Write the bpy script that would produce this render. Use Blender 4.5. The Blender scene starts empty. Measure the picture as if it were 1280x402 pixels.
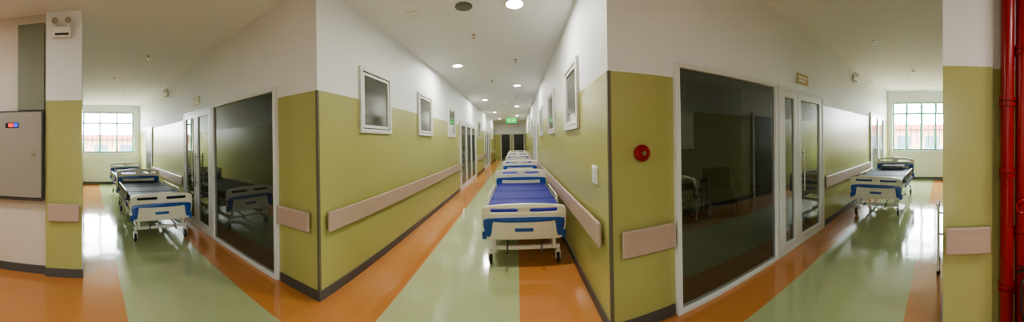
import bpy, bmesh, math
from mathutils import Vector, Matrix
D=bpy.data; C=bpy.context; S=C.scene
F=339.0; CX=646.0; HY=175.5; EYE=1.5
CEIL=3.05; NY=1.93; LX=-1.74; RX=0.68; SY=-0.5; WX=-10.5; EX=9.3; END=22.0; PZ=2.015

# ---------------------------------------------------------------- materials
def lin(c):
    return tuple(((v/255.0)/12.92 if v/255.0<=0.04045 else ((v/255.0+0.055)/1.055)**2.4) for v in c)+(1.0,)
def mat(name,rgb,rough=0.5,metal=0.0,spec=0.5,emit=None,es=0,noise=0.0,nscale=8,bump=0.0,ior=1.5):
    m=D.materials.new(name); m.use_nodes=True; nt=m.node_tree; b=nt.nodes['Principled BSDF']
    c=lin(rgb); b.inputs['Base Color'].default_value=c
    b.inputs['Roughness'].default_value=rough; b.inputs['Metallic'].default_value=metal
    b.inputs['Specular IOR Level'].default_value=spec
    b.inputs['IOR'].default_value=ior
    tc=nt.nodes.new('ShaderNodeTexCoord'); nz=nt.nodes.new('ShaderNodeTexNoise'); nz.inputs['Scale'].default_value=nscale
    nt.links.new(tc.outputs['Object'],nz.inputs['Vector'])
    if noise>0:
        mx=nt.nodes.new('ShaderNodeMix'); mx.data_type='RGBA'
        mx.inputs[6].default_value=tuple(v*(1-noise) for v in c[:3])+(1,)
        mx.inputs[7].default_value=tuple(min(1,v*(1+noise)) for v in c[:3])+(1,)
        nt.links.new(nz.outputs['Fac'],mx.inputs[0]); nt.links.new(mx.outputs[2],b.inputs['Base Color'])
    if bump>0:
        bp=nt.nodes.new('ShaderNodeBump'); bp.inputs['Strength'].default_value=bump; bp.inputs['Distance'].default_value=0.01
        nt.links.new(nz.outputs['Fac'],bp.inputs['Height']); nt.links.new(bp.outputs['Normal'],b.inputs['Normal'])
    if emit:
        b.inputs['Emission Color'].default_value=lin(emit); b.inputs['Emission Strength'].default_value=es
    return m
def twotone(name,low,high,split,rough_low=0.28,rough_high=0.6):
    m=D.materials.new(name); m.use_nodes=True; nt=m.node_tree; b=nt.nodes['Principled BSDF']
    g=nt.nodes.new('ShaderNodeNewGeometry'); sp=nt.nodes.new('ShaderNodeSeparateXYZ'); nt.links.new(g.outputs['Position'],sp.inputs[0])
    gt=nt.nodes.new('ShaderNodeMath'); gt.operation='GREATER_THAN'; gt.inputs[1].default_value=split
    nt.links.new(sp.outputs[2],gt.inputs[0])
    mx=nt.nodes.new('ShaderNodeMix'); mx.data_type='RGBA'; mx.inputs[6].default_value=lin(low); mx.inputs[7].default_value=lin(high)
    nt.links.new(gt.outputs[0],mx.inputs[0])
    nz=nt.nodes.new('ShaderNodeTexNoise'); nz.inputs['Scale'].default_value=1.3; nt.links.new(g.outputs['Position'],nz.inputs['Vector'])
    mr=nt.nodes.new('ShaderNodeMapRange'); mr.inputs[3].default_value=0.95; mr.inputs[4].default_value=1.05; nt.links.new(nz.outputs['Fac'],mr.inputs[0])
    mu=nt.nodes.new('ShaderNodeMix'); mu.data_type='RGBA'; mu.blend_type='MULTIPLY'; mu.inputs[0].default_value=1
    nt.links.new(mx.outputs[2],mu.inputs[6]); nt.links.new(mr.outputs[0],mu.inputs[7]); nt.links.new(mu.outputs[2],b.inputs['Base Color'])
    r=nt.nodes.new('ShaderNodeMapRange'); r.inputs[3].default_value=rough_low; r.inputs[4].default_value=rough_high
    nt.links.new(gt.outputs[0],r.inputs[0]); nt.links.new(r.outputs[0],b.inputs['Roughness'])
    return m
def tinted_glass(name,tint,f0=.1):
    m=D.materials.new(name); m.use_nodes=True; nt=m.node_tree; N=nt.nodes.new; L=nt.links.new
    nt.nodes.remove(nt.nodes['Principled BSDF']); out=nt.nodes['Material Output']
    g=N('ShaderNodeNewGeometry'); dt=N('ShaderNodeVectorMath'); dt.operation='DOT_PRODUCT'; L(g.outputs['Normal'],dt.inputs[0]); L(g.outputs['Incoming'],dt.inputs[1])
    def mm(op,a,b=None):
        n=N('ShaderNodeMath'); n.operation=op
        for i,v in enumerate((a,b)):
            if v is None: continue
            if hasattr(v,'is_linked'): L(v,n.inputs[i])
            else: n.inputs[i].default_value=v
        return n.outputs[0]
    c=mm('ABSOLUTE',dt.outputs['Value']); p=mm('POWER',mm('SUBTRACT',1.0,c),5.0); fr=mm('ADD',mm('MULTIPLY',p,1-f0),f0)
    tr=N('ShaderNodeBsdfTransparent'); tr.inputs[0].default_value=lin(tint)
    gl=N('ShaderNodeBsdfGlossy'); gl.inputs['Roughness'].default_value=.015; gl.inputs['Color'].default_value=(1,1,1,1)
    mx=N('ShaderNodeMixShader'); L(fr,mx.inputs[0]); L(tr.outputs[0],mx.inputs[1]); L(gl.outputs[0],mx.inputs[2]); L(mx.outputs[0],out.inputs['Surface'])
    return m
GREEN=(176,177,114); WHITE=(234,237,237)
M_wall=twotone('wall_paint_green_white',GREEN,WHITE,PZ)
M_beige=mat('wall_paint_beige',(214,205,190),0.6,noise=0.03)
M_ceil=mat('ceiling_paint',(242,245,245),0.75)
M_base=mat('vinyl_skirting_grey',(88,87,83),0.4)
M_rail=mat('bumper_rail_vinyl',(186,163,148),0.4,noise=0.04,nscale=30)
M_railend=mat('bumper_bracket',(235,228,215),0.4)
M_white=mat('white_aluminium',(220,222,219),0.3)
M_glass=tinted_glass('tinted_glass',(150,153,146),.15)
M_glass2=mat('office_glass_grey',(92,96,86),0.05,spec=0.5,ior=1.8)
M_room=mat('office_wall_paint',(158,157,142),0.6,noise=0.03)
M_doorblk=mat('dark_green_door',(36,44,38),0.3)
M_steel=mat('stainless_steel',(190,190,186),0.25,metal=1)
M_corner=mat('corner_guard_grey',(108,104,86),0.4)
M_black=mat('black_rubber',(28,28,30),0.5)
M_red=mat('red_enamel',(146,14,16),0.3,noise=0.05)
M_cream=mat('bed_abs_cream',(232,229,210),0.3)
M_blue=mat('bed_abs_blue',(42,90,164),0.3)
M_frame=mat('bed_powder_coat',(222,221,212),0.3)
M_matR=mat('mattress_royal_blue',(34,36,130),0.6,spec=.25,noise=0.08,nscale=4)
M_matN=mat('mattress_navy',(14,18,38),0.6,spec=.25,noise=0.1,nscale=4)
M_matG=mat('mattress_slate',(42,54,84),0.6,spec=.25,noise=0.1,nscale=4)
M_pillow=mat('pillow_grey',(118,122,128),0.7,noise=0.05)
M_cab=mat('cabinet_grey_beige',(156,151,138),0.45,noise=0.03)
M_cabd=mat('cabinet_dark_trim',(76,74,70),0.4)
M_trunk=mat('cable_trunking_green_grey',(130,134,114),0.5)
M_plast=mat('white_plastic',(238,237,232),0.35)
M_grey=mat('grey_grille',(120,118,114),0.5)
M_lamp=mat('lamp_diffuser',(255,250,235),0.4,emit=(255,250,240),es=34)
M_exit=mat('exit_sign_green',(0,120,50),0.4,emit=(0,200,70),es=.9)
M_ledr=mat('led_red',(220,30,30),0.4,emit=(255,20,10),es=1.5)
M_ledb=mat('led_blue',(30,50,220),0.4,emit=(20,40,255),es=1.5)
M_blind=mat('blind_slat',(190,216,204),0.7)
M_mint=mat('window_frame_mint',(112,170,150),0.35)
M_sign=mat('sign_plaque_ochre',(186,168,100),0.4)
M_bld=mat('building_render_cream',(142,114,98),0.8,noise=0.05,nscale=1)
M_bldr=mat('building_roof_coral',(140,78,62),0.8,noise=0.08,nscale=1)
M_bldw=mat('building_window',(70,86,92),0.2)
M_chair=mat('chair_vinyl_navy',(14,20,52),0.5,spec=.3)

def floor_mat():
    m=D.materials.new('vinyl_floor_striped'); m.use_nodes=True; nt=m.node_tree; b=nt.nodes['Principled BSDF']
    N=nt.nodes.new; L=nt.links.new
    g=N('ShaderNodeNewGeometry'); sp=N('ShaderNodeSeparateXYZ'); L(g.outputs['Position'],sp.inputs[0])
    def mth(op,a,bv):
        n=N('ShaderNodeMath'); n.operation=op
        for i,v in enumerate((a,bv)):
            if hasattr(v,'is_linked'): L(v,n.inputs[i])
            else: n.inputs[i].default_value=v
        return n.outputs[0]
    inA=mth('MULTIPLY',mth('MULTIPLY',mth('GREATER_THAN',sp.outputs[0],-1.16),mth('LESS_THAN',sp.outputs[0],0.0)),mth('GREATER_THAN',sp.outputs[1],1.0))
    inB=mth('MULTIPLY',mth('GREATER_THAN',sp.outputs[1],0.32),mth('LESS_THAN',sp.outputs[1],1.48))
    gm=mth('MAXIMUM',inA,inB)
    mx=N('ShaderNodeMix'); mx.data_type='RGBA'; mx.inputs[6].default_value=lin((194,132,78)); mx.inputs[7].default_value=lin((172,182,138))
    L(gm,mx.inputs[0])
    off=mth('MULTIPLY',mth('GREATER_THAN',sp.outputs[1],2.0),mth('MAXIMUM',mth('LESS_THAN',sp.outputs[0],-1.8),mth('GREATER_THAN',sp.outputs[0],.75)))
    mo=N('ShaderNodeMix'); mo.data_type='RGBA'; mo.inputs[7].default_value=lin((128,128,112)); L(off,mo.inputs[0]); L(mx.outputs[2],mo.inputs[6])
    nz=N('ShaderNodeTexNoise'); nz.inputs['Scale'].default_value=26; nz.inputs['Detail'].default_value=6; L(g.outputs['Position'],nz.inputs['Vector'])
    mr=N('ShaderNodeMapRange'); mr.inputs[3].default_value=0.93; mr.inputs[4].default_value=1.06; L(nz.outputs['Fac'],mr.inputs[0])
    mu=N('ShaderNodeMix'); mu.data_type='RGBA'; mu.blend_type='MULTIPLY'; mu.inputs[0].default_value=1
    L(mo.outputs[2],mu.inputs[6]); L(mr.outputs[0],mu.inputs[7]); L(mu.outputs[2],b.inputs['Base Color'])
    n2=N('ShaderNodeTexNoise'); n2.inputs['Scale'].default_value=1.6; n2.inputs['Detail'].default_value=3; L(g.outputs['Position'],n2.inputs['Vector'])
    r2=N('ShaderNodeMapRange'); r2.inputs[3].default_value=0.06; r2.inputs[4].default_value=0.14; L(n2.outputs['Fac'],r2.inputs[0]); L(r2.outputs[0],b.inputs['Roughness'])
    bp=N('ShaderNodeBump'); bp.inputs['Strength'].default_value=0.12; bp.inputs['Distance'].default_value=0.05; L(n2.outputs['Fac'],bp.inputs['Height']); L(bp.outputs['Normal'],b.inputs['Normal'])
    b.inputs['Specular IOR Level'].default_value=0.85
    return m
M_floor=floor_mat()

# ---------------------------------------------------------------- mesh builder
class MB:
    def __init__(s): s.bm=bmesh.new()
    def box(s,a,b):
        x0,x1=sorted((a[0],b[0])); y0,y1=sorted((a[1],b[1])); z0,z1=sorted((a[2],b[2]))
        v=[s.bm.verts.new(p) for p in ((x0,y0,z0),(x1,y0,z0),(x1,y1,z0),(x0,y1,z0),(x0,y0,z1),(x1,y0,z1),(x1,y1,z1),(x0,y1,z1))]
        for f in ((0,3,2,1),(4,5,6,7),(0,1,5,4),(1,2,6,5),(2,3,7,6),(3,0,4,7)): s.bm.faces.new([v[i] for i in f])
        return s
    def quad(s,pts): s.bm.faces.new([s.bm.verts.new(p) for p in pts]); return s
    def cyl(s,p,q,r,r2=None,n=20):
        p=Vector(p); q=Vector(q); d=q-p; l=d.length
        M=Matrix.Translation((p+q)/2)@d.to_track_quat('Z','Y').to_matrix().to_4x4()
        bmesh.ops.create_cone(s.bm,cap_ends=True,segments=n,radius1=r,radius2=r if r2 is None else r2,depth=l,matrix=M); return s
    def sph(s,c,r,sc=(1,1,1)):
        bmesh.ops.create_uvsphere(s.bm,u_segments=20,v_segments=12,radius=r,matrix=Matrix.Translation(c)@Matrix.Diagonal((*sc,1))); return s
    def path(s,pts,r,n=12):
        for a,b in zip(pts[:-1],pts[1:]): s.cyl(a,b,r,n=n)
        for a in pts[1:-1]: s.sph(a,r)
        return s
    def torus(s,c,axis,R,r,n=28,m=10):
        q=Vector(axis).to_track_quat('Z','Y'); c=Vector(c); V=[]
        for i in range(n):
            a=2*math.pi*i/n; row=[]
            for j in range(m):
                t=2*math.pi*j/m
                row.append(s.bm.verts.new(c+q@Vector(((R+r*math.cos(t))*math.cos(a),(R+r*math.cos(t))*math.sin(a),r*math.sin(t)))))
            V.append(row)
        for i in range(n):
            for j in range(m):
                s.bm.faces.new((V[i][j],V[(i+1)%n][j],V[(i+1)%n][(j+1)%m],V[i][(j+1)%m]))
        return s
    def mesh(s,name,m):
        me=D.meshes.new(name); bmesh.ops.recalc_face_normals(s.bm,faces=s.bm.faces); s.bm.to_mesh(me); s.bm.free(); me.materials.append(m)
        return me
def put(name,me,parent=None,bevel=0.0,smooth=True,segs=2):
    o=D.objects.new(name,me); S.collection.objects.link(o)
    if parent: o.parent=parent
    if smooth:
        for p in me.polygons: p.use_smooth=True
        try: me.set_sharp_from_angle(angle=math.radians(35))
        except Exception: pass
    if bevel>0:
        md=o.modifiers.new('bevel','BEVEL'); md.width=bevel; md.segments=segs; md.limit_method='ANGLE'; md.angle_limit=math.radians(40)
    return o
def empty(name,loc=(0,0,0),rz=0):
    e=D.objects.new(name,None); S.collection.objects.link(e); e.location=loc; e.rotation_euler=(0,0,rz); e.empty_display_size=0.1
    return e
def bx(name,a,b,m,parent=None,bevel=0.0):
    return put(name,MB().box(a,b).mesh(name,m),parent,bevel,smooth=False)
def chaikin(pts,it=3):
    for _ in range(it):
        q=[]
        for i in range(len(pts)):
            a=pts[i]; b=pts[(i+1)%len(pts)]
            q.append((a[0]*.75+b[0]*.25,a[1]*.75+b[1]*.25)); q.append((a[0]*.25+b[0]*.75,a[1]*.25+b[1]*.75))
        pts=q
    return pts
def rrect(x0,x1,z0,z1,r,n=5):
    out=[]
    for cx,cz,a0 in ((x1-r,z1-r,0),(x0+r,z1-r,90),(x0+r,z0+r,180),(x1-r,z0+r,270)):
        for i in range(n+1):
            a=math.radians(a0+90*i/n); out.append((cx+r*math.cos(a),cz+r*math.sin(a)))
    return out
def plate(name,loops,y0,y1,m,bev=0.004):
    cu=D.curves.new(name+'_c','CURVE'); cu.dimensions='2D'; cu.fill_mode='BOTH'
    for lp in loops:
        sp=cu.splines.new('POLY'); sp.points.add(len(lp)-1); sp.use_cyclic_u=True
        for p,c in zip(sp.points,lp): p.co=(c[0],c[1],0,1)
    cu.extrude=(y1-y0)/2-bev; cu.bevel_depth=bev; cu.bevel_resolution=2; cu.offset=-bev
    o=D.objects.new('tmp',cu); S.collection.objects.link(o)
    dg=C.evaluated_depsgraph_get(); me=D.meshes.new_from_object(o.evaluated_get(dg))
    D.objects.remove(o); D.curves.remove(cu)
    for v in me.vertices:
        x,y,z=v.co; v.co=(x,(y0+y1)/2-z,y)
    me.materials.clear(); me.materials.append(m)
    bm=bmesh.new(); bm.from_mesh(me); bmesh.ops.remove_doubles(bm,verts=bm.verts,dist=1e-5); bmesh.ops.recalc_face_normals(bm,faces=bm.faces); bm.to_mesh(me); bm.free()
    me.name=name
    return me

# ---------------------------------------------------------------- shell
bx('floor',(WX-.2,-4.2,-.1),(EX+.2,END+.2,0),M_floor)
bx('ceiling',(WX-.2,-4.2,CEIL),(EX+.2,END+.2,CEIL+.1),M_ceil)
put('wall_north_west_wing',MB().box((WX,NY,0),(-5.32,NY+.2,CEIL)).box((-5.32,NY,2.14),(-2.33,NY+.2,CEIL)).box((-2.33,NY,0),(LX,NY+.2,CEIL)).mesh('wall_north_west_wing',M_wall),smooth=False)
put('wall_north_east_wing',MB().box((4.03,NY,0),(EX,NY+.2,CEIL)).box((1.26,NY,2.14),(4.03,NY+.2,CEIL)).box((RX,NY,0),(1.26,NY+.2,CEIL)).mesh('wall_north_east_wing',M_wall),smooth=False)
bx('wall_corridor_left',(LX-.2,NY+.2,0),(LX,END,CEIL),M_wall)
bx('wall_corridor_right',(RX,NY+.2,0),(RX+.2,END,CEIL),M_wall)
bx('wall_corridor_end',(LX-.2,END,0),(RX+.2,END+.2,CEIL),M_wall)
bx('wall_south_west_wing',(WX,SY-.2,0),(-3.5,SY,CEIL),M_wall)
bx('wall_south_east_wing',(2.4,SY-.2,0),(EX,SY,CEIL),M_wall)
bx('wall_lobby_left',(-3.35,-4,0),(-3.15,-.52,CEIL),M_beige)
bx('wall_lobby_right',(2.05,-4,0),(2.25,-.37,CEIL),M_wall)
bx('wall_lobby_back',(-3.35,-4.2,0),(2.25,-4,CEIL),M_beige)
bx('wall_column_left',(-3.5,-.52,0),(-3.1,-.1,CEIL),M_wall)
bx('wall_column_right',(2.0,-.37,0),(2.4,0,CEIL),M_wall)
bx('wall_south_east_return',(2.25,SY-.2,0),(2.4,-.37,CEIL),M_wall)
RBY=5.9; LBY=5.4
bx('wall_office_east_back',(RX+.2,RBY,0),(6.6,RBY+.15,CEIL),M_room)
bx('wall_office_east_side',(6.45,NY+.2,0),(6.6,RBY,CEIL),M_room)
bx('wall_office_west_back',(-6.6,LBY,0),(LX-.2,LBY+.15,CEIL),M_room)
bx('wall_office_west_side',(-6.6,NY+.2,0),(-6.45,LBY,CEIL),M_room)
def endwall(name,x0,x1,wy0,wy1,z0,z1):
    b=MB()
    b.box((x0,SY-.2,0),(x1,NY+.2,z0)); b.box((x0,SY-.2,z1),(x1,NY+.2,CEIL))
    b.box((x0,SY-.2,z0),(x1,wy0,z1)); b.box((x0,wy1,z0),(x1,NY+.2,z1))
    put(name,b.mesh(name,M_endw),smooth=False)
M_endw=twotone('wall_paint_end',(220,222,214),(232,232,228),1.0,0.5,0.6)
WW=(-.3,1.68,1.2,2.8); EW=(-.25,1.75,1.0,2.68)
endwall('wall_west',WX-.2,WX,*WW); endwall('wall_east',EX,EX+.2,*EW)

def base(name,a,b): bx(name,(a[0],a[1],0),(b[0],b[1],.095),M_base,bevel=.003)
t=.012
base('baseboard_north_a',(LX,NY-t),(-2.31,NY)); base('baseboard_north_b',(-5.34,NY-t),(-8.25,NY)); base('baseboard_north_c',(-9.3,NY-t),(WX,NY))
base('baseboard_north_d',(RX-t,NY-t),(1.25,NY)); base('baseboard_north_e',(4.05,NY-t),(6.95,NY))
base('baseboard_corridor_left_a',(LX,NY-t),(LX+t,8.05)); base('baseboard_corridor_left_b',(LX,11.3),(LX+t,14.4)); base('baseboard_corridor_left_c',(LX,17.3),(LX+t,END))
base('baseboard_corridor_right_a',(RX-t,NY),(RX,9.0)); base('baseboard_corridor_right_b',(RX-t,10.6),(RX,END))
base('baseboard_lobby_left',(-3.15,-4),(-3.15+t,-.52))
base('baseboard_column_left',(-3.1,-.52),(-3.1+t,-.1)); base('baseboard_column_left_side',(-3.5,-.1),(-3.1+t,-.1+t))
base('baseboard_column_right',(2.0-t,-.37),(2.0,t)); base('baseboard_column_right_side',(2.0-t,0),(2.4,t))
base('baseboard_west',(WX,SY),(WX+t,NY-t)); base('baseboard_east',(EX-t,SY),(EX,NY-t))
base('baseboard_south_west',(WX,SY),(-3.5,SY+t)); base('baseboard_south_east',(2.4,SY),(EX,SY+t))
base('baseboard_office_east',(RX+.2,RBY-t),(6.45,RBY)); base('baseboard_office_west',(-6.45,LBY-t),(LX-.2,LBY))

put('trim_1',MB().box((LX-.022,NY-.004,.095),(LX+.004,NY,PZ)).box((LX,NY,.095),(LX+.004,NY+.022,PZ)).mesh('trim_1',M_corner),smooth=False)
put('trim_2',MB().box((RX-.004,NY-.004,.095),(RX+.022,NY,PZ)).box((RX-.004,NY,.095),(RX,NY+.022,PZ)).mesh('trim_2',M_corner),smooth=False)

# ---------------------------------------------------------------- wall mapped helpers
MAPS={'N':lambda u,n,z:(u,NY-n,z),'L':lambda u,n,z:(LX+n,u,z),'R':lambda u,n,z:(RX-n,u,z),'S':lambda u,n,z:(u,SY+n,z),
      'CL':lambda u,n,z:(-3.1+n,u,z),'CR':lambda u,n,z:(2.0-n,u,z),'E':lambda u,n,z:(EX-n,u,z),'W':lambda u,n,z:(WX+n,u,z),
      'END':lambda u,n,z:(u,END-n,z),'BL':lambda u,n,z:(-3.15+n,u,z),'RB':lambda u,n,z:(u,RBY-n,z),'LB':lambda u,n,z:(u,LBY-n,z)}
def wb(b,w,u0,u1,n0,n1,z0,z1): b.box(MAPS[w](u0,n0,z0),MAPS[w](u1,n1,z1)); return b
def adopt(e,parts):
    off=Vector(e.location)
    for nm,b,m,bv in parts:
        if len(b.bm.verts)==0: b.bm.free(); continue
        b.bm.transform(Matrix.Translation(-off))
        put(nm,b.mesh(nm,m),e,bv,smooth=(bv==0))
def glazing(name,w,u0,u1,z0,z1,leaves,glass=M_glass,fw=.05,handles=(),dep=.045):
    e=empty(name,MAPS[w]((u0+u1)/2,0,0)); n0=-.03 if glass is M_glass else 0
    fr=MB(); wb(fr,w,u0,u0+fw,n0,dep,z0,z1); wb(fr,w,u1-fw,u1,n0,dep,z0,z1); wb(fr,w,u0+fw,u1-fw,n0,dep,z1-fw,z1); wb(fr,w,u0+fw,u1-fw,n0,dep,z0,z0+fw*.8)
    gl=MB(); P=MAPS[w]
    if glass is M_glass: gl.quad([P(u0+fw*.5,.012,z0+.02),P(u1-fw*.5,.012,z0+.02),P(u1-fw*.5,.012,z1-.02),P(u0+fw*.5,.012,z1-.02)])
    else: wb(gl,w,u0+fw*.5,u1-fw*.5,.003,.018,z0+.02,z1-.02)
    lf=MB()
    for a,b_,d in leaves:
        s=.085 if d else .04
        wb(lf,w,a,a+s,n0*.6,.038,z0+.03,z1-fw); wb(lf,w,b_-s,b_,n0*.6,.038,z0+.03,z1-fw)
        wb(lf,w,a+s,b_-s,n0*.6,.038,z1-fw-s,z1-fw); wb(lf,w,a+s,b_-s,n0*.6,.038,z0+.03,z0+.03+s*1.1)
    hd=MB()
    for u in handles:
        hd.cyl(P(u,.09,.75),P(u,.09,1.35),.012); hd.cyl(P(u,.03,.82),P(u,.09,.82),.008); hd.cyl(P(u,.03,1.28),P(u,.09,1.28),.008)
    adopt(e,[('frame',fr,M_white,.004),('glass_pane',gl,glass,0),('leaf_stiles',lf,M_white,.004),('pull_handle',hd,M_steel,0)])
    return e
glazing('window_1','N',-3.95,-2.33,0,2.14,[])
glazing('door_1','N',-5.32,-3.97,0,2.14,[(-5.27,-4.65,1),(-4.64,-4.02,1)],handles=(-4.71,-4.56))
glazing('window_2','N',1.26,2.72,0,2.14,[],fw=.045)
glazing('door_2','N',2.74,4.03,0,2.14,[(2.80,3.20,1),(3.21,3.97,1)],handles=(3.29,))
glazing('door_3','N',6.98,8.7,0,2.14,[(7.03,7.85,1),(7.86,8.65,1)],glass=M_glass2,handles=(7.78,))
glazing('door_4','L',8.1,11.25,0,2.14,[(8.15,9.1,1),(9.12,10.1,1),(10.12,11.2,1)],glass=M_glass2,handles=(9.02,))
glazing('door_5','L',14.45,17.25,0,2.14,[(14.5,15.4,1),(15.42,16.3,1),(16.32,17.2,1)],glass=M_glass2)
glazing('door_6','R',9.05,10.55,0,2.14,[(9.1,9.8,1),(9.81,10.5,1)],glass=M_glass2)
def smallwin(i,w,u0,u1,z0=1.62,z1=2.41,gm=None):
    e=empty('window_%d'%i,MAPS[w]((u0+u1)/2,0,z0))
    fr=MB(); f=.05
    for a in ((u0,u0+f,z0,z1),(u1-f,u1,z0,z1),(u0+f,u1-f,z0,z0+f),(u0+f,u1-f,z1-f,z1)): wb(fr,w,a[0],a[1],0,.035,a[2],a[3])
    sh=MB(); a0,a1,c0,c1=u0+f+.012,u1-f-.012,z0+f+.012,z1-f-.012; g=.035
    for a in ((a0,a0+g,c0,c1),(a1-g,a1,c0,c1),(a0+g,a1-g,c0,c0+g),(a0+g,a1-g,c1-g,c1)): wb(sh,w,a[0],a[1],0,.025,a[2],a[3])
    gp=MB(); wb(gp,w,u0+f*.5,u1-f*.5,.002,.010,z0+f*.5,z1-f*.5)
    adopt(e,[('frame',fr,M_white,.003),('sash',sh,M_white,.003),('glass_pane',gp,gm or M_glass2,0)])
k=3
for w,u in (('L',2.65),('L',4.56),('L',6.7),('L',12.0),('L',18.5),('R',2.86),('R',4.75),('R',6.9),('R',11.4),('R',14)):
    smallwin(k,w,u,u+.8); k+=1
smallwin(k,'RB',3.75,4.5,1.2,2.2,M_plast); k+=1
def darkdoor(i,w,u0,u1,z1=2.08):
    e=empty('door_%d'%i,MAPS[w]((u0+u1)/2,0,0))
    fr=MB(); f=.06
    for a in ((u0,u0+f,0,z1),(u1-f,u1,0,z1),(u0+f,u1-f,z1-f,z1)): wb(fr,w,a[0],a[1],0,.04,a[2],a[3])
    lf=MB(); wb(lf,w,u0+f,u1-f,0,.03,.01,z1-f)
    for zz in (.2,1.15): wb(lf,w,u0+f+.12,u1-f-.12,.03,.036,zz,zz+.75)
    hd=MB(); P=MAPS[w]; hd.cyl(P(u0+f+.08,.03,1.02),P(u0+f+.08,.08,1.02),.012); hd.cyl(P(u0+f+.08,.075,1.02),P(u0+f+.2,.075,1.02),.009)
    adopt(e,[('frame',fr,M_white,.003),('leaf',lf,M_doorblk,.003),('lever_handle',hd,M_steel,0)])
darkdoor(7,'N',-9.25,-8.3)
darkdoor(8,'END',-1.3,-.5); darkdoor(9,'END',-.3,.62)
darkdoor(10,'S',5.1,6.1); darkdoor(11,'LB',-6.2,-5.2)

def bumper(w,u0,u1,z0=.64,z1=.835,nm='bumper_rail'):
    e=empty(nm,MAPS[w]((u0+u1)/2,0,z0))
    b=MB(); wb(b,w,u0,u1,.03,.058,z0,z1)
    c=MB(); n=max(2,int(abs(u1-u0)/1.0)+1)
    for i in range(n):
        u=u0+(u1-u0)*(i+.5)/n; wb(c,w,u-.03,u+.03,0,.03,z0+.04,z1-.04)
    adopt(e,[('panel',b,M_rail,.01),('bracket',c,M_railend,.001)])
bumper('N',-2.29,-1.83); bumper('L',2.02,8.05); bumper('L',11.35,14.4); bumper('L',17.35,21.8)
bumper('R',2.05,8.95); bumper('R',10.65,21.8)
bumper('N',.76,1.235,.595,.8); bumper('N',-8.2,-5.4); bumper('N',4.1,6.9)
bumper('CL',-.49,-.13); bumper('CR',-.35,-.02)

# ---------------------------------------------------------------- end windows
def endwin(i,w,y0,y1,z0,z1,cols,tr):
    e=empty('window_%d'%i,MAPS[w]((y0+y1)/2,-.1,z0))
    fr=MB(); f=.06
    for a in ((y0,y0+f,z0,z1),(y1-f,y1,z0,z1),(y0+f,y1-f,z0,z0+f),(y0+f,y1-f,z1-f,z1),(y0+f,y1-f,tr-.035,tr+.035)): wb(fr,w,a[0],a[1],-.13,-.07,a[2],a[3])
    for c in range(1,cols):
        u=y0+(y1-y0)*c/cols; wb(fr,w,u-.035,u+.035,-.128,-.072,z0+f,z1-f)
    bl=MB(); n=20
    wb(bl,w,y0+.02,y1-.02,-.05,-.01,z1-.08,z1-.01)
    for j in range(n):
        u=y0+.06+(y1-y0-.12)*j/(n-1)
        wb(bl,w,u-.012,u+.012,-.045,-.035,z0+.2 if j%2 else tr-.02,z1-.06)
    sl=MB(); wb(sl,w,y0-.02,y1+.02,-.07,.03,z0-.03,z0-.0)
    adopt(e,[('frame',fr,M_mint,.002),('vertical_blind',bl,M_blind,.0005),('sill',sl,M_plast,.002)])
endwin(40,'W',*WW,3,2.35); endwin(41,'E',*EW,4,2.28)
def building(x,sgn):
    e=empty('neighbour_building',(x,2,0))
    b=MB().box((0,-9,-4),(sgn*4,9,2.0)); put('facade',b.mesh('facade',M_bld),e,smooth=False)
    r=MB().box((-sgn*.3,-9.3,2.0),(sgn*4.3,9.3,2.35)); put('cornice',r.mesh('cornice',M_bldr),e,smooth=False)
    w_=MB()
    for j in range(8): w_.box((-sgn*.03,-8+2.1*j,.4),(0,-7+2.1*j,1.5))
    put('facade_windows',w_.mesh('facade_windows',M_bldw),e,smooth=False)
building(-22,-1); building(20,1)
bx('ground_outside',(-60,-40,-4.2),(60,60,-4),M_bld)

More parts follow.
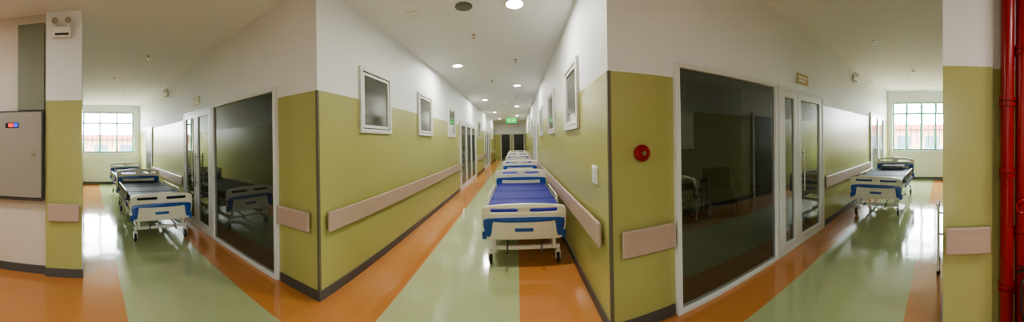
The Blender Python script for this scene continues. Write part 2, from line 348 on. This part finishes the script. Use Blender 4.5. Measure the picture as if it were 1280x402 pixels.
# ---------------------------------------------------------------- hospital bed
def bed_meshes():
    P={}
    def board(nm,top,bot,y0,y1):
        o=[(-.36,bot),(.36,bot),(.45,bot),(.485,bot+.08),(.505,bot+.2),(.505,top-.06),(.485,top-.015),(.25,top+.012),(0,top+.02),(-.25,top+.012),(-.485,top-.015),(-.505,top-.06),(-.505,bot+.2),(-.485,bot+.08),(-.45,bot)]
        o=chaikin(o,2)
        sl=[rrect(-.40,-.07,top-.085,top-.04,.02)[::-1],rrect(.07,.40,top-.085,top-.04,.02)[::-1]]
        P[nm]=plate(nm,[o]+sl,y0,y1,M_cream,.008)
        zt=top-.15; zb=bot+.035
        ins=chaikin([(-.465,zt+.01),(.465,zt+.01),(.49,zt-.05),(.462,zb+.03),(.44,zb),(.40,zb),(.385,zb+.05),(.37,zt-.03),(.33,zt-.05),(-.33,zt-.05),(-.37,zt-.03),(-.385,zb+.05),(-.40,zb),(-.44,zb),(-.462,zb+.03),(-.49,zt-.05)],2)
        P[nm+'_inlay']=plate(nm+'_inlay',[ins],y0-.008,y1+.008,M_blue,.004)
        lab=rrect(-.11,.11,zb+.06,zb+.1,.01)
        P[nm+'_label']=plate(nm+'_label',[lab],y0-.006,y1+.006,M_blue,.001)
    board('footboard',.735,.33,-.02,.02); board('headboard',.93,.42,2.08,2.12)
    b=MB()
    for y in (-.0,2.1):
        for x in (-.36,.36):
            b.box((x-.02,y+(.022 if y<1 else -.062),.2),(x+.02,y+(.062 if y<1 else -.022),.56))
    for x in (-.42,.42): b.box((x-.025,.045,.44),(x+.025,2.055,.50))
    for y in (.07,.75,1.35,2.0): b.box((-.42,y-.02,.445),(.42,y+.02,.495))
    for x in (-.36,.36): b.box((x-.02,.03,.19),(x+.02,2.07,.235))
    for y in (.06,1.05,2.04): b.box((-.43,y-.022,.19),(.43,y+.022,.235))
    for y in (.5,1.6):
        for x in (-.36,.36): b.cyl((x,y,.23),(x,y+.18,.45),.016)
    P['frame']=b.mesh('frame',M_frame)
    d=MB()
    for a,c in ((.05,.62),(.64,1.2),(1.22,2.06)):
        d.box((-.455,a,.515),(.455,c,.535))
    P['deck']=d.mesh('deck',M_frame)
    m=MB()
    for a,c in ((.03,.642),(.643,1.242),(1.243,2.07)): m.box((-.46,a,.537),(.46,c,.675))
    P['mattress']=m.mesh('mattress',M_matR)
    r=MB(); rb=MB()
    for sx in (-1,1):
        x=sx*.484
        r.path([(x,.55,.54),(x,.62,.71),(x,1.62,.71),(x,1.72,.54)],.011)
        for i in range(5):
            y=.72+i*.2; r.cyl((x,y,.48),(x,y+.03,.71),.008,n=10)
        rb.box((x-.014,.5,.46),(x+.014,1.78,.505))
        rb.sph((x,.56,.56),.022); rb.sph((x,1.7,.56),.022)
        for y in (0,2.1):
            rb.cyl((sx*.47,y,.34 if y<1 else .43),(sx*.47,y,.43 if y<1 else .54),.032)
    P['side_rail']=r.mesh('side_rail',M_frame); P['side_rail_holder']=rb.mesh('side_rail_holder',M_blue)
    cr=MB()
    for x in (-.2,.2):
        cr.cyl((x,-.06,.27),(x,.3,.29),.01); cr.cyl((x,-.06,.27),(x,-.06,.22),.009); cr.cyl((x,-.12,.22),(x,-.055,.22),.014)
    P['crank']=cr.mesh('crank',M_cabd)
    w=MB(); fk=MB()
    for x in (-.41,.41):
        for y in (.06,2.04):
            w.torus((x,y+.02,.062),(1,0,0),.044,.018)
            fk.cyl((x-.012,y+.02,.062),(x+.012,y+.02,.062),.042)
            fk.box((x-.03,y-.01,.055),(x-.022,y+.045,.15)); fk.box((x+.022,y-.01,.055),(x+.03,y+.045,.15)); fk.box((x-.03,y-.02,.14),(x+.03,y+.045,.155))
            fk.cyl((x,y,.15),(x,y,.2),.016)
    P['castor_tyre']=w.mesh('castor_tyre',M_black); P['castor_fork']=fk.mesh('castor_fork',M_frame)
    return P
BED=bed_meshes()
def bed(loc,rz,mm=None,pillow=False):
    e=empty('hospital_bed',loc,rz)
    for nm,me in BED.items():
        bv=.004 if nm in ('frame','deck') else (.028 if nm=='mattress' else 0)
        if nm=='mattress' and mm:
            me=me.copy(); me.materials[0]=mm
        put(nm,me,e,bv,segs=4 if nm=='mattress' else 1)
    if pillow:
        p=MB().box((-.3,1.62,.675),(.3,1.98,.775)).mesh('pillow',M_pillow); put('pillow',p,e,.045,segs=5)
    return e
for i,y in enumerate((3.22,5.75,8.2,10.65,13.1)): bed((.07 if i==0 else .1-.02*i,y,0),0)
bed((-4.12,1.1,0),math.pi/2,M_matN)
bed((-6.6,1.12,0),math.pi/2)
bed((4.9,1.24,0),-math.pi/2,M_matG,True)
bed((3.12,4.5,0),math.pi/2,M_matN)

e=empty('visitor_armchair',(3.62,3.95,0),math.radians(150))
ch=MB().box((-.28,-.24,.26),(.28,.26,.45)).box((-.28,-.3,.40),(.28,-.17,.88)); put('upholstery',ch.mesh('upholstery',M_chair),e,.03,segs=4)
fr=MB()
for s in (-1,1):
    x=s*.30; fr.path([(x,-.27,0),(x,-.27,.62),(x,.24,.62),(x,.24,0)],.016)
    fr.cyl((x,-.27,.34),(x,.24,.34),.014)
for y in (-.27,.24): fr.cyl((-.3,y,.24),(.3,y,.24),.014)
put('frame',fr.mesh('frame',M_black),e)
put('arm_pad',MB().box((-.325,-.2,.632),(-.275,.22,.66)).box((.275,-.2,.632),(.325,.22,.66)).mesh('arm_pad',M_black),e,.008)
e=empty('walking_frame',(3.1,-.17,0))
b=MB()
for s in (-1,1):
    y=s*.22
    b.path([(-.17,y,0.02),(-.13,y,.66),(-.1,y,.72),(.1,y,.72),(.13,y,.66),(.17,y,.02)],.014)
    b.cyl((-.15,y,.3),(.15,y,.3),.011)
b.cyl((.15,-.22,.32),(.15,.22,.32),.012); b.cyl((.135,-.22,.58),(.135,.22,.58),.012)
put('tube_frame',b.mesh('tube_frame',M_frame),e)
b=MB()
for s in (-1,1):
    for x in (-.17,.17): b.cyl((x,s*.22,0),(x,s*.22,.035),.02)
    b.cyl((-.08,s*.22,.72),(.08,s*.22,.72),.019)
put('rubber_ferrule',b.mesh('rubber_ferrule',M_black),e)

# ---------------------------------------------------------------- fixtures on walls
P=MAPS['N']
e=empty('fire_alarm_bell',P(.95,0,1.386))
adopt(e,[('gong',MB().cyl(P(.95,.0,1.386),P(.95,.035,1.386),.066).cyl(P(.95,.035,1.386),P(.95,.055,1.386),.066,.045) ,M_red,.0),
         ('hub',MB().cyl(P(.95,.055,1.386),P(.95,.060,1.386),.018),M_steel,0)])
e=empty('light_switch',MAPS['R'](2.29,0,1.19)); adopt(e,[('plate',wb(MB(),'R',2.21,2.37,0,.012,1.11,1.27),M_plast,.004),('rocker',wb(wb(MB(),'R',2.23,2.285,.012,.018,1.13,1.25),'R',2.295,2.35,.012,.018,1.13,1.25),M_white,.002)])
def emlight(w,u,z):
    P=MAPS[w]; e=empty('emergency_light',P(u,.01,z))
    b=wb(MB(),w,u-.11,u+.11,.006,.055,z-.075,z+.04)
    h=MB(); l=MB()
    for s in (-1,1):
        h.cyl(P(u+s*.075,.035,z+.04),P(u+s*.075,.05,z+.07),.01); h.cyl(P(u+s*.075,.03,z+.095),P(u+s*.075,.085,z+.095),.026,.045)
        l.cyl(P(u+s*.075,.085,z+.095),P(u+s*.075,.089,z+.095),.039)
    k=wb(MB(),w,u-.08,u+.08,.055,.058,z-.06,z-.035)
    adopt(e,[('housing',b,M_plast,.01),('lamp_head',h,M_plast,0),('lens',l,M_steel,0),('label_strip',k,M_cabd,0)])
emlight('CL',-.33,2.81); emlight('N',-6.6,2.78); emlight('N',5.66,2.75)
def plaque(w,u,z,wd=.16,ht=.07):
    e=empty('door_sign',MAPS[w](u,0,z)); adopt(e,[('plate',wb(MB(),w,u-wd,u+wd,0,.01,z-ht,z+ht),M_sign,.003),('lettering',wb(wb(MB(),w,u-wd*.8,u+wd*.8,.01,.012,z+.01,z+.035),w,u-wd*.6,u+wd*.6,.01,.012,z-.035,z-.012),M_plast,0)])
plaque('N',3.4,2.32); plaque('N',-4.68,2.32)
e=empty('electrical_cabinet',(-3.14,-.95,1.4))
adopt(e,[('case',wb(MB(),'BL',-1.45,-.54,.006,.1,.86,1.9),M_cabd,.004),('door_panel',wb(MB(),'BL',-1.42,-.56,.1,.112,.90,1.88),M_cab,.004),
 ('lock',MB().cyl(MAPS['BL'](-.66,.11,1.4),MAPS['BL'](-.66,.125,1.4),.018),M_steel,0),
 ('display',wb(MB(),'BL',-.99,-.83,.112,.118,1.70,1.76),M_black,.002),
 ('led_red',wb(MB(),'BL',-.95,-.89,.118,.123,1.71,1.75),M_ledr,0),('led_blue',wb(MB(),'BL',-.88,-.84,.118,.123,1.71,1.75),M_ledb,0)])
e=empty('cable_trunking',(-3.14,-.7,2.4)); adopt(e,[('cover',wb(MB(),'BL',-.86,-.54,.004,.05,1.91,2.93),M_trunk,.005)])
e=empty('fire_riser_pipe',(1.94,-.47,0))
b=MB().cyl((1.94,-.47,0),(1.94,-.47,CEIL),.05,n=28).cyl((1.95,-.585,0),(1.95,-.585,CEIL),.05,n=28)
for z in (.35,.39,1.2,1.24,1.72,1.76,2.6,2.64): b.cyl((1.94,-.47,z),(1.94,-.47,z+.025),.062,n=28)
for z in (.75,.79,2.1,2.14): b.cyl((1.95,-.585,z),(1.95,-.585,z+.025),.062,n=28)
adopt(e,[('pipe',b,M_red,0),('valve_wheel',MB().torus((1.84,-.56,1.0),(1,0,0),.045,.008).cyl((1.84,-.56,1.0),(1.95,-.56,1.0),.012),M_red,0)])
e=empty('fire_extinguisher',(1.8,-.6,0))
adopt(e,[('cylinder',MB().cyl((1.8,-.60,0.0),(1.8,-.60,.44),.075,n=28).sph((1.8,-.60,.44),.075,(1,1,.7)),M_red,0),
 ('valve_head',MB().cyl((1.8,-.60,.48),(1.8,-.60,.56),.018).box((1.79,-.64,.55),(1.81,-.51,.565)).box((1.79,-.64,.58),(1.81,-.53,.59)).path([(1.8,-.58,.53),(1.75,-.53,.5),(1.72,-.52,.35),(1.72,-.54,.2)],.01),M_black,0)])

# ceiling things
def downlight(x,y,en=24,col=(1,.97,.9)):
    e=empty('recessed_downlight',(x,y,CEIL))
    b=MB().torus((x,y,CEIL-.004),(0,0,1),.1,.012); d=MB().cyl((x,y,CEIL-.006),(x,y,CEIL),.094)
    adopt(e,[('trim_ring',b,M_plast,0),('diffuser',d,M_lamp,0)])
    l=D.lights.new('downlight','AREA'); l.shape='DISK'; l.size=.17; l.energy=en; l.color=col
    o=D.objects.new('lamp',l); S.collection.objects.link(o); o.parent=e; o.location=(0,0,-.012)
for x,y in ((0,3.06),(.03,7.6),(.03,12.2),(.03,16.8),(-1.17,5.4),(-1.17,10.1),(-1.17,14.6),(-1.17,19)): downlight(x,y)
downlight(2.2,4.9,30); downlight(-4.0,4.2,16)  # added lamps, only there to brighten the rooms behind the glass
e=empty('ceiling_speaker',(-.58,3.05,CEIL)); adopt(e,[('rim',MB().cyl((-.58,3.05,CEIL-.012),(-.58,3.05,CEIL),.1,n=32),M_grey,.003),('grille',MB().cyl((-.58,3.05,CEIL-.018),(-.58,3.05,CEIL-.012),.08,n=32),M_grey,0)])
e=empty('ceiling_hatch',(-1.2,3.07,CEIL)); adopt(e,[('panel',MB().box((-1.27,2.97,CEIL-.012),(-1.13,3.17,CEIL)),M_plast,.003)])
def sprinkler(x,y):
    e=empty('fire_sprinkler',(x,y,CEIL)); adopt(e,[('escutcheon',MB().cyl((x,y,CEIL-.008),(x,y,CEIL),.035),M_steel,0),('head',MB().cyl((x,y,CEIL-.05),(x,y,CEIL-.008),.008).cyl((x,y,CEIL-.054),(x,y,CEIL-.05),.022),M_steel,0)])
def detector(x,y):
    e=empty('smoke_detector',(x,y,CEIL)); adopt(e,[('base',MB().cyl((x,y,CEIL-.015),(x,y,CEIL),.055,n=28),M_plast,.002),('chamber',MB().cyl((x,y,CEIL-.045),(x,y,CEIL-.015),.03,.045,n=28),M_plast,.002)])
for p in ((-.6,3.9),(0,5.2),(-.6,6.9),(0,9.6),(-4.6,1.0),(4.3,1.1),(-8.2,1.0),(7.2,.9)): sprinkler(*p)
for p in ((-.95,6.8),(-6.2,.55),(6.4,.7),(-.5,11)): detector(*p)
def exitsign(x,y,rz,z=2.62):
    e=empty('exit_sign',(x,y,z),rz)
    put('rods',MB().cyl((-.16,0,.12),(-.16,0,CEIL-z),.006).cyl((.16,0,.12),(.16,0,CEIL-z),.006).mesh('rods',M_steel),e)
    put('panel',MB().box((-.26,-.015,-.13),(.26,.015,.13)).mesh('panel',M_exit),e,.004)
    put('pictogram',MB().box((-.15,-.017,-.05),(-.06,.017,.05)).box((.04,-.017,-.02),(.15,.017,.02)).mesh('pictogram',M_plast),e)
exitsign(-.25,13.4,0,2.5)

# ---------------------------------------------------------------- lighting
w=D.worlds.new('sky_world'); S.world=w; w.use_nodes=True
bg=w.node_tree.nodes['Background']; bg.inputs[0].default_value=(.86,.96,1,1); bg.inputs[1].default_value=34
def portal(x,y0,y1,z0,z1,sg):
    l=D.lights.new('window_portal','AREA'); l.shape='RECTANGLE'; l.size=z1-z0; l.size_y=y1-y0; l.cycles.is_portal=True
    o=D.objects.new('window_portal',l); S.collection.objects.link(o); o.location=(x,(y0+y1)/2,(z0+z1)/2); o.rotation_euler=(0,sg*math.pi/2,0)
portal(WX-.21,*WW,-1); portal(EX+.21,*EW,1)
def panel(x,y,en,col=(.98,.99,1)):  # unseen lobby fill light, added behind the camera to brighten the near walls
    e=empty('added_fill_panel',(x,y,CEIL)); adopt(e,[('frame',MB().box((x-.32,y-.32,CEIL-.02),(x+.32,y+.32,CEIL)),M_plast,.003)])
    l=D.lights.new('panel','AREA'); l.size=.58; l.energy=en; l.color=col; o=D.objects.new('lamp',l); S.collection.objects.link(o); o.parent=e; o.location=(0,0,-.025)
panel(-1.4,-1.9,32); panel(.7,-1.9,32)

# ---------------------------------------------------------------- camera (cylindrical phone panorama)
cam=D.cameras.new('camera'); co=D.objects.new('camera',cam); S.collection.objects.link(co); S.camera=co
co.matrix_world=Matrix.Translation((0,0,EYE))@Matrix.Rotation(math.radians(0.97),4,'Y')@Matrix.Rotation(math.radians(90),4,'X')
cam.type='PANO'; cam.clip_start=.05
T=cam if hasattr(cam,'panorama_type') else cam.cycles
T.panorama_type='CENTRAL_CYLINDRICAL'
T.central_cylindrical_range_u_min=-CX/F; T.central_cylindrical_range_u_max=(1280-CX)/F
T.central_cylindrical_range_v_min=-(402-HY)/F; T.central_cylindrical_range_v_max=HY/F
T.central_cylindrical_radius=1.0
S.view_settings.view_transform='AgX'
try: S.view_settings.look='AgX - Medium High Contrast'
except Exception as ex: print(ex)
S.view_settings.exposure=0.45
